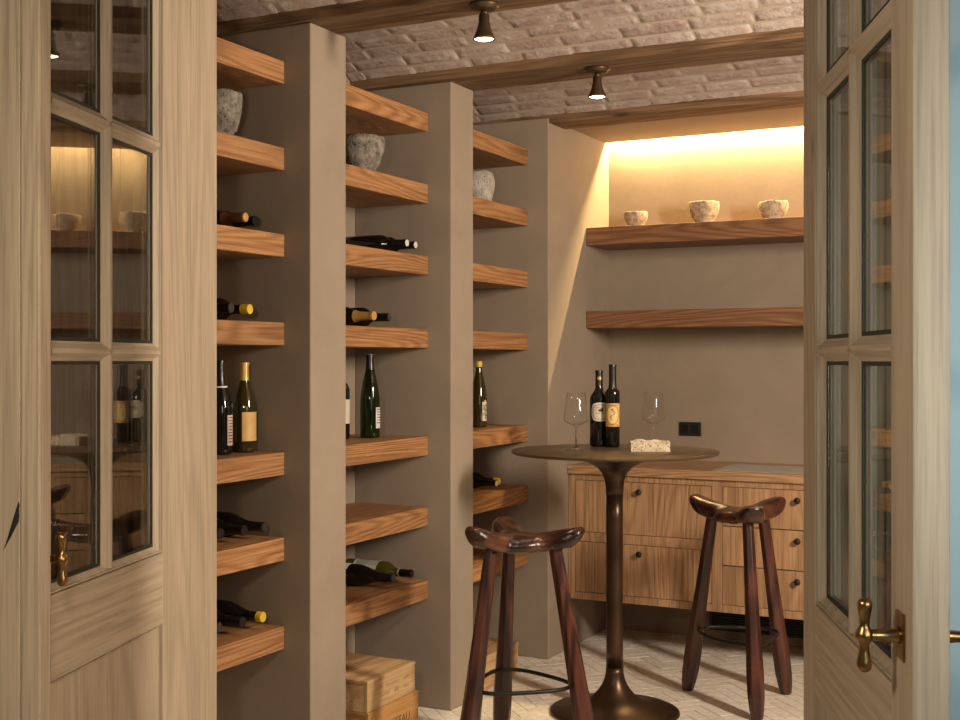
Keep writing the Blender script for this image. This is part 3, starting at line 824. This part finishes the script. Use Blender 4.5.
# lying bottles (mouth positions)
LY = [
    ('bottle with a copper neck lying on the third shelf of the nearest alcove', (-2.405, 3.105, TOPS[2]), dict(kind='burgundy', mat='blackglass', foil='copperfoil', foil_from=.72, tip='goldfoil')),
    ('black-capped bottle lying behind the copper-necked one', (-2.437, 3.200, TOPS[2]), dict(kind='bordeaux', mat='olive', foil='blackfoil', foil_from=.74)),
    ('bottle with a yellow wax cap lying on the fourth shelf of the nearest alcove', (-2.410, 3.135, TOPS[3]), dict(kind='bordeaux', foil='yellowwax', foil_from=.90, wax=True, lip=False)),
    ('dark-capped bottle lying beside the yellow-capped one on the nearest fourth shelf', (-2.405, 3.035, TOPS[3]), dict(kind='bordeaux', foil='blackfoil', tip='greyfoil')),
    ('black bottle with a glinting cap, farthest of three on the nearest sixth shelf', (-2.412, 3.212, TOPS[5]), dict(kind='burgundy', r=.040, tip='greyfoil')),
    ('black bottle lying between two others on the nearest sixth shelf', (-2.420, 3.120, TOPS[5]), dict(kind='burgundy', r=.040, tip='blackfoil')),
    ('black bottle nearest the door on the nearest sixth shelf', (-2.440, 3.030, TOPS[5]), dict(kind='burgundy', r=.040, neck_ring='greyfoil')),
    ('black bottle with a yellow wax top lying on the lowest nearest shelf', (-2.412, 3.205, TOPS[6]), dict(kind='burgundy', r=.040, foil='yellowwax', foil_from=.93, wax=True, lip=False)),
    ('black bottle lying beside the yellow-topped one on the lowest nearest shelf', (-2.420, 3.112, TOPS[6]), dict(kind='burgundy', r=.040, tip='blackfoil')),
    ('black bottle nearest the door on the lowest nearest shelf', (-2.440, 3.020, TOPS[6]), dict(kind='burgundy', r=.040, tip='greyfoil')),
    ('black bottle with a white cap end, nearer of the pair on the middle third shelf', (-2.377, 4.048, TOPS[2]), dict(kind='bordeaux', tip='whitefoil', r=.036)),
    ('black bottle with a white cap end, farther of the pair on the middle third shelf', (-2.388, 4.132, TOPS[2]), dict(kind='bordeaux', tip='whitefoil', r=.036)),
    ('bottle with gold neck foil lying on the fourth shelf of the middle alcove', (-2.405, 3.862, TOPS[3]), dict(kind='burgundy', foil='goldfoil', foil_from=.72, r=.040)),
    ('black bottle lying behind the gold-necked one', (-2.400, 3.958, TOPS[3]), dict(kind='bordeaux', tip='greyfoil')),
    ('black bottle lying in front of the olive bottle on the lowest middle shelf', (-2.405, 3.995, TOPS[6]), dict(kind='burgundy', r=.041, tip='greyfoil', labels=[(PI, .9, .1, .38, 'paperwhite')])),
    ('olive-green bottle with a white label lying on the lowest middle shelf', (-2.400, 4.125, TOPS[6]), dict(kind='bordeaux', mat='olivegreen', foil='blackfoil', foil_from=.82, neck_ring='whitefoil', labels=[(PI, 1.3, .16, .52, 'paperwhite', 'lines')])),
    ('dark bottle with a pale cap end lying in the farthest alcove', (-2.392, 4.842, TOPS[5]), dict(kind='burgundy', tip='whitefoil', r=.036)),
    ('dark bottle with a yellow cap lying in the farthest alcove', (-2.418, 4.926, TOPS[5]), dict(kind='bordeaux', foil='yellowwax', foil_from=.91, wax=True, lip=False, r=.036)),
]
rn = random.Random(11)
for lb, loc, kw in LY:
    wine_bottle(lb, loc, lying=True, yaw=rn.uniform(-.025, .025), group='wine bottles lying on the alcove shelves', **kw)

# ------------------------------------------------------------------ wine glasses
def wine_glass(label, loc):
    t = thing('wine_glass', label, 'wine glass', loc, group='wine glasses on the bar table')
    outer = [(0.0, 0.0), (0.040, 0.0), (0.0412, 0.0008), (0.030, 0.0026), (0.012, 0.0050), (0.0048, 0.010), (0.0034, 0.020), (0.0032, 0.070), (0.0036, 0.082), (0.0060, 0.088),
             (0.012, 0.0925), (0.030, 0.101), (0.0440, 0.1085), (0.0484, 0.1150), (0.0480, 0.122), (0.0445, 0.155), (0.0400, 0.192), (0.0365, 0.222)]
    inner = [(0.0357, 0.222), (0.0391, 0.192), (0.0436, 0.155), (0.0470, 0.122), (0.0473, 0.1158), (0.0432, 0.1098), (0.030, 0.1030), (0.012, 0.0950), (0.0, 0.0938)]
    def rings(p, n=48):
        bm = bmesh.new(); lathe(bm, p, n, closed_ends=False); return bm
    link('stem', rings(outer[:10] + [(0.0062, 0.0884), (0.0, 0.0884)]), M['clear'], t, smooth=True)
    link('glass_bowl', rings([(0.0, 0.0884), (0.0062, 0.0884)] + outer[10:] + inner), M['thin'], t, smooth=True)
    return t
wg = wine_glass('clear wine glass standing in front of the two table bottles', (-1.871, 4.490, TT + 0.0004))
dup_tree(wg, (-1.645, 4.751, TT + 0.0004), 'clear wine glass standing behind the travertine block')

# travertine block with a broken rough top
bm = rough_box((-0.074, -0.045, 0.0), (0.074, 0.045, 0.036), 40, 24, 10, 0.0, 1)
for v in bm.verts:
    if v.co.z > 0.03:
        p = v.co
        v.co.z += 0.006 * mnoise.noise(Vector((p.x * 60, p.y * 60, 1))) + 0.006 * mnoise.noise(Vector((p.x * 18, p.y * 25, 4))) + 0.008 * max(0, 1 - abs(p.x + 0.035) / 0.03)
o = link('travertine_block', bm, M['travertine'], bevel=0.001)
tag(o, 'rough cream travertine block lying on the bar table', 'stone block'); o.location = (-1.588, 4.545, TT + 0.0008)
o.rotation_euler = (0, 0, math.radians(24))

# ------------------------------------------------------------------ stone pots and bowls
def pot(name, label, cat, loc, prof, mat, seed, amp=0.03, group=None):
    bm = bmesh.new()
    jit = lambda a, z: amp * mnoise.noise(Vector((math.cos(a) * 1.6 + seed, math.sin(a) * 1.6, z * 14))) + amp * .4 * mnoise.noise(Vector((math.cos(a) * 6 + seed, math.sin(a) * 6, z * 50)))
    lathe(bm, prof, 56, jit)
    for v in bm.verts:
        if v.co.z > prof_top(prof) * .8: v.co.z += 0.004 * mnoise.noise(Vector((v.co.x * 25 + seed, v.co.y * 25, 0)))
    o = link(name, bm, mat, smooth=True); o.location = loc
    return tag(o, label, cat, group)
def prof_top(p): return max(z for r, z in p)
def bowlprof(r, h, foot=.55, wall=.16, belly=1.0):
    return [(0, 0.0), (r * foot, 0.0), (r * (foot + .03), h * .04), (r * (foot - .02), h * .14), (r * (foot + .15), h * .24), (r * .86 * belly, h * .42), (r * .98 * belly, h * .62), (r, h * .82), (r * .985, h * .95), (r * .95, h), (r * (.95 - wall), h * .985), (r * (.86 - wall), h * .8), (r * .6, h * .45), (r * .3, h * .32), (0, h * .30)]
pot('stone_pot', 'dark grey stone mortar pot on the second nearest shelf', 'pot', (-2.50, 3.09, TOPS[1] + .0005), bowlprof(0.076, 0.150, .60), M['pot'], 1, .05, 'stone pots on the second shelves')
pot('stone_pot', 'speckled grey stone pot on the second shelf of the middle alcove', 'pot', (-2.470, 3.880, TOPS[1] + .0005), bowlprof(0.082, 0.136, .62), M['pot'], 5, .05, 'stone pots on the second shelves')
pot('stone_pot', 'pale rounded stone pot on the second shelf of the farthest alcove', 'pot', (-2.49, 4.862, TOPS[1] + .0005),
    [(0, 0), (0.050, 0), (0.055, .006), (0.063, .03), (0.071, .065), (0.073, .09), (0.070, .115), (0.063, .135), (0.054, .143), (0.047, .140), (0.05, .11), (0.05, .05), (0, .03)], M['potpale'], 9, .02, 'stone pots on the second shelves')
NS = 2.0035
for x, r, h, lb, s in ((-2.078, 0.058, 0.078, 'smallest weathered stone bowl at the wall end of the niche shelf', 2), (-1.735, 0.071, 0.108, 'tallest weathered stone bowl, middle of three in the niche', 4), (-1.405, 0.070, 0.090, 'wide weathered stone bowl with uneven rim nearest the open door', 8)):
    pot('stone_bowl', lb, 'bowl', (x, 5.745, NS), bowlprof(r, h, .60), M['bowl'], s, .035, 'stone bowls on the niche shelf')

# ------------------------------------------------------------------ wine crates
def crate(label, x0, x1, y0, y1, z0, z1, mat, writing=None, marks=0, lid=True):
    cx, cy = (x0 + x1) / 2, (y0 + y1) / 2
    t = thing('wine_crate', label, 'crate', (cx, cy, z0 + .0006), group='wooden wine crates')
    w, d, h = (x1 - x0) / 2, (y1 - y0) / 2, z1 - z0 - .0006; th = 0.012
    bm = bmesh.new()
    box(bm, (-w + .002, -d + .002, 0), (w - .002, d - .002, .008)); box(bm, (-w, -d + th, .0), (-w + th, d - th, h - .010)); box(bm, (-w + th, -d + .001, 0), (w - th, -d + th, h - .010)); box(bm, (-w + th, d - th, 0), (w - th, d - .001, h - .010))
    link('box_sides', bm, mat, t, bevel=.001)
    f = boxo('front_board', (w - th, -d, 0), (w, d, h - .010), mat, t, bevel=.001)
    boxo('lid', (-w, -d - .002, h - .0098), (w + .002, d + .002, h), mat, t, bevel=.0012)
    mw = Matrix.Translation((w + .0004, 0.01, h * .42)) @ Matrix.Rotation(PI / 2, 4, 'Z') @ Matrix.Rotation(PI / 2, 4, 'X')
    if writing: text_mesh('stencil_writing', writing, 0.045, M['burn'], f, mw)
    if marks:
        r = random.Random(marks)
        for (ya, yb, za, zb) in ((-.10, -.06, .068, .076), (-.04, .05, .066, .074), (-.085, -.015, .036, .046), (.085, .12, .030, .045), (.085, .125, .062, .076), (-.09, -.02, .020, .026), (.02, .05, .03, .05)):
            bm = bmesh.new(); y = ya
            while y < yb:
                e = min(y + r.uniform(.004, .012), yb); box(bm, (w - .0002, y, za), (w + .0005, e, za + (zb - za) * r.uniform(.55, 1))); y = e + .003
            link('faded_lettering', bm, M['faded'], f)
        bm = bmesh.new()
        for k in range(5): box(bm, (w - .14 - k * .02, -d + .08, h - .0004), (w - .132 - k * .02, d - .09 - .012 * k, h + .0004))
        link('lid_brand', bm, M['faded'], t)
    return t
crate('amber wooden wine crate with stencilled writing, under another crate', -2.70, -2.300, 3.652, 4.000, 0.0, 0.134, M['crate_b'], 'CHATEAU')
crate('pale pine wine crate with faded print stacked on the amber crate', -2.68, -2.302, 3.650, 3.978, 0.1345, 0.245, M['crate'], None, 5)
crate('pale pine wine crate on the floor of the farthest alcove', -2.70, -2.300, 4.520, 4.868, 0.0, 0.140, M['crate'], None, 8)

# ------------------------------------------------------------------ French doors
def french_door(name, loc, ang, L, st0, st1, side):
    """leaf along local x from its free edge (0) to its hinges (L); both faces moulded"""
    t = bpy.data.objects.new(name, None); COL.objects.link(t); t.location = loc; t.rotation_euler = (0, 0, ang); struct(t)
    T = 0.025; Z0, Z1 = 0.012, 2.485
    a, b = st0, L - st1
    PB, PT = 0.884, 2.385         # glazed part
    KB, KT = 0.25, 0.709          # lower panel
    boxo('lock_stile', (0, -T, Z0), (a, T, Z1), M['door_z'], t, bevel=.0025)
    boxo('hinge_stile', (b, -T, Z0), (L, T, Z1), M['door_z'], t, bevel=.0025)
    for z0, z1 in ((Z0, KB), (KT, PB), (PT, Z1)):
        boxo('rail', (a + .0003, -T, z0), (b - .0003, T, z1), M['door_x'], t, bevel=.0012)
    # sticking: a stepped and bevelled moulding round every opening
    def sticking(x0, x1, z0, z1, w=.017, dep=.019):
        bm = bmesh.new()
        for s in (-1, 1):
            o_, i_ = T - .003, T - dep
            for (p, q, ax) in (((x0, x0 + w), (z0, z1), 'v'), ((x1, x1 - w), (z0, z1), 'v'), ((z0, z0 + w), (x0, x1), 'h'), ((z1, z1 - w), (x0, x1), 'h')):
                e0, e1 = p
                g_ = math.copysign(.0028, e1 - e0)
                pr = [(e0, s * .002), (e0, s * (o_ - .010)), (e0 + g_, s * (o_ - .010)), (e0 + g_, s * o_), (e0 + (e1 - e0) * .36, s * o_), (e0 + (e1 - e0) * .42, s * (o_ - .005)), (e0 + (e1 - e0) * .75, s * (i_ + .005)), (e1, s * i_), (e1, s * .002)]
                if ax == 'v': prism(bm, [(x, y) for x, y in pr], 2, q[0], q[1])
                else: prism(bm, [(y, z) for z, y in pr], 0, q[0], q[1])
        return bm
    link('glazing_moulding', sticking(a, b, PB, PT), M['door_z'], t)
    link('panel_moulding', sticking(a, b, KB, KT, .013, .012), M['door_z'], t)
    boxo('lower_panel', (a + .002, -T + .009, KB + .001), (b - .002, T - .009, KT - .001), M['door_z'], t)
    # muntins: one upright, two cross bars
    mx = (a + b) / 2; zs = (1.379, 1.888)
    def bar(bm, c, lo, hi, ax):
        for s in (-1, 1):
            pr = [(c - .021, s * .002), (c - .021, s * .007), (c - .015, s * .011), (c - .007, s * .020), (c - .005, s * .0225), (c + .005, s * .0225), (c + .007, s * .020), (c + .015, s * .011), (c + .021, s * .007), (c + .021, s * .002)]
            if ax == 'v': prism(bm, [(x, y) for x, y in pr], 2, lo, hi)
            else: prism(bm, [(y, z) for z, y in pr], 0, lo, hi)
    bm = bmesh.new(); bar(bm, mx, PB + .010, PT - .010, 'v'); link('muntin', bm, M['door_z'], t)
    for z in zs:
        bm = bmesh.new(); bar(bm, z, a + .010, b - .010, 'h'); link('muntin', bm, M['door_x'], t)
    # panes with the dark spacer of the double glazing
    zz = [PB, *zs, PT]; xx = [a, mx, b]
    for i in range(2):
        for j in range(3):
            x0 = xx[i] + (.0175 if i == 0 else .0215); x1 = xx[i + 1] - (.0175 if i == 1 else .0215)
            z0 = zz[j] + (.0175 if j == 0 else .0215); z1 = zz[j + 1] - (.0175 if j == 2 else .0215)
            g = boxo('glass_pane', (x0 - .010, -.004, z0 - .010), (x1 + .010, .004, z1 + .010), M['pane'], t)
            bm = bmesh.new()
            for s in (-1, 1):
                y0, y1 = (.0042, .0062) if s > 0 else (-.0062, -.0042)
                w = .007
                box(bm, (x0, y0, z0), (x0 + w, y1, z1)); box(bm, (x1 - w, y0, z0), (x1, y1, z1)); box(bm, (x0 + w, y0, z0), (x1 - w, y1, z0 + w)); box(bm, (x0 + w, y0, z1 - w), (x1 - w, y1, z1))
            link('glazing_spacer', bm, M['spacer'], g)
    return t
def T_handle(door, x, z, s):
    """brass T handle on face s (+1/-1) of a leaf"""
    T = 0.025
    h = boxo('handle', (x - .021, min(s * T, s * (T + .004)), z - .034), (x + .021, max(s * T, s * (T + .004)), z + .034), M['brass'], door, bevel=.0012)
    bm = bmesh.new()
    lathe(bm, [(0, .003), (.013, .003), (.0115, .008), (.0095, .016), (.0082, .028), (.0082, .040), (.0102, .050), (.0, .052)], 24)
    bmesh.ops.transform(bm, matrix=Matrix.Translation((x, s * T, z)) @ Matrix.Rotation(-s * PI / 2, 4, 'X'), verts=bm.verts)
    link('spindle', bm, M['brass'], h, smooth=True)
    bm = bmesh.new()
    lathe(bm, [(0, -.053), (.0062, -.0525), (.0098, -.049), (.0108, -.044), (.0098, -.036), (.0075, -.024), (.0068, -.015), (.0088, -.010), (.0125, -.004), (.013, 0), (.0125, .004), (.0088, .010), (.0068, .015), (.0075, .024), (.0098, .036), (.0108, .044), (.0098, .049), (.0062, .0525), (0, .053)], 24)
    bmesh.ops.transform(bm, matrix=Matrix.Translation((x, s * (T + .052), z)) @ Matrix.Rotation(math.radians(-3), 4, 'Y'), verts=bm.verts)
    link('T_grip', bm, M['brass'], h, smooth=True)
def camp(lat, dep, z=0.0):
    return Vector((lat * math.cos(AX) - dep * math.sin(AX), dep * math.cos(AX) + lat * math.sin(AX), z))
LOOK = PI / 2 + AX
# left leaf: visible face is local -y ; right leaf: visible face is local +y
th = math.radians(8.5)
aL = LOOK - th
nL = camp(math.cos(th), -math.sin(th))                 # towards the doorway
pL = camp(-0.371 * 2.383, 2.383) - nL * 0.025
LL = 0.868
# splayed oak lining that continues the plane of the left leaf through the wall
uL = camp(math.sin(th), math.cos(th))
def plan(sv, off): 
    q = pL + uL * sv + nL * off; return (q.x, q.y)
q0, q1 = plan(LL + 0.0015, 0.025), plan(1.058, 0.025)
bm = bmesh.new(); prism(bm, [q0, q1, (q1[0] - 0.06, WF1 + 0.001), (DX0 - 0.05, WF1 - 0.02), (DX0 - 0.05, WF0), plan(LL + 0.0015, -0.02)], 2, 0.0, 2.53)
struct(link('trim_4', bm, M['door_z'], bevel=.0015))
dL = french_door('door_1', pL, aL, LL, 0.121, LL - 0.685, -1)
th2 = math.radians(4.6)
aR = LOOK - th2
nR = camp(-math.cos(th2), math.sin(th2))
pR = camp(0.3492 * 1.704, 1.704) - nR * 0.025
dR = french_door('door_2', pR, aR, 0.838, 0.121, 0.838 - 0.713, 1)
boxo('astragal', (0.0, -0.025 - 0.041, 0.012), (0.043, -0.0252, 2.485), M['door_z'], dL, bevel=.0035)
T_handle(dL, 0.066, 0.968, -1)
# an old drying crack below a knot in the free edge of the left leaf
bm = bmesh.new()
prism(bm, [(-.0236, 1.088), (-.0205, 1.084), (-.0215, 1.066), (-.0240, 1.062), (-.0222, 1.052), (-.008, 1.022), (.0075, .996), (.010, .993), (.0055, 1.003), (-.0105, 1.030), (-.0232, 1.050)], 0, -.0004, .002)
link('wood_crack', bm, M['ink'], dL)
T_handle(dR, 0.060, 0.968, 1); T_handle(dR, 0.060, 0.968, -1)

# ------------------------------------------------------------------ light
def area(name, loc, target, size, energy, col, sy=None, spread=PI):
    l = bpy.data.lights.new(name, 'AREA'); l.energy = energy; l.color = col
    l.shape = 'RECTANGLE' if sy else 'DISK'; l.size = size
    if sy: l.size_y = sy
    l.spread = spread
    o = bpy.data.objects.new(name, l); COL.objects.link(o); o.location = loc
    o.rotation_euler = (Vector(target) - Vector(loc)).to_track_quat('-Z', 'Y').to_euler()
    return o
def spot(name, loc, energy, col, size=math.radians(95), blend=.6, r=0.02):
    l = bpy.data.lights.new(name, 'SPOT'); l.energy = energy; l.color = col; l.spot_size = size; l.spot_blend = blend; l.shadow_soft_size = r
    o = bpy.data.objects.new(name, l); COL.objects.link(o); o.location = loc
    return o
def point(name, loc, energy, col, r):
    l = bpy.data.lights.new(name, 'POINT'); l.energy = energy; l.color = col; l.shadow_soft_size = r
    o = bpy.data.objects.new(name, l); COL.objects.link(o); o.location = loc
    return o
area('room_key_light', (0.92, 3.14, 2.05), (-1.7, 4.6, 1.75), 0.2, 118, (1.0, 0.845, 0.66), sy=0.7)
for i, (p, _) in enumerate(LAMPS): spot('lamp_spot', (p[0], p[1], p[2] - .112), 30, (1.0, 0.80, 0.52), math.radians(52), .25)
area('niche_strip_light', (-1.21, 5.893, 2.494), (-1.21, 5.893, 0), 2.12, 66, (1.0, 0.71, 0.32), sy=0.012)
area('hall_cool_fill', (0.55, 0.95, 1.5), (0.25, 2.6, 1.35), 0.5, 8.6, (0.74, 0.94, 1.0), sy=1.0, spread=math.radians(80))  # added cool fill for the right leaf's edge and hall wall, no real window
area('hall_warm_fill', (1.7, 0.7, 1.7), (-2.0, 1.25, 0.9), 0.8, 7.5, (1.0, 0.82, 0.60), sy=0.8, spread=math.radians(56))  # added off-camera fill, aimed to brighten the left leaf's face
point('hall_edge_fill', (-0.95, 0.75, 1.65), 41, (1.0, 0.84, 0.62), 0.1)  # unseen fill added to lift the left leaf's edge and right leaf's face

w = bpy.data.worlds.new('World'); S.world = w; w.use_nodes = True
bg = w.node_tree.nodes['Background']; bg.inputs[0].default_value = (1.0, 0.87, 0.70, 1); bg.inputs[1].default_value = 0.04

# ------------------------------------------------------------------ camera
cd = bpy.data.cameras.new('camera'); cam = bpy.data.objects.new('camera', cd); COL.objects.link(cam)
cam.location = (0, 0, CAM_Z); cam.rotation_euler = (PI / 2, 0, AX)
cd.sensor_width = 36; cd.lens = 46.5; cd.clip_start = 0.02
S.camera = cam
cd.dof.use_dof = False
S.view_settings.view_transform = 'Standard'; S.view_settings.look = 'None'
S.view_settings.exposure = 0.0; S.view_settings.gamma = 1.0; S.view_settings.use_curve_mapping = False
S.cycles.max_bounces = 12; S.cycles.transparent_max_bounces = 16; S.cycles.transmission_bounces = 12; S.cycles.glossy_bounces = 6
S.cycles.sample_clamp_indirect = 6.0
S.cycles.use_denoising = True
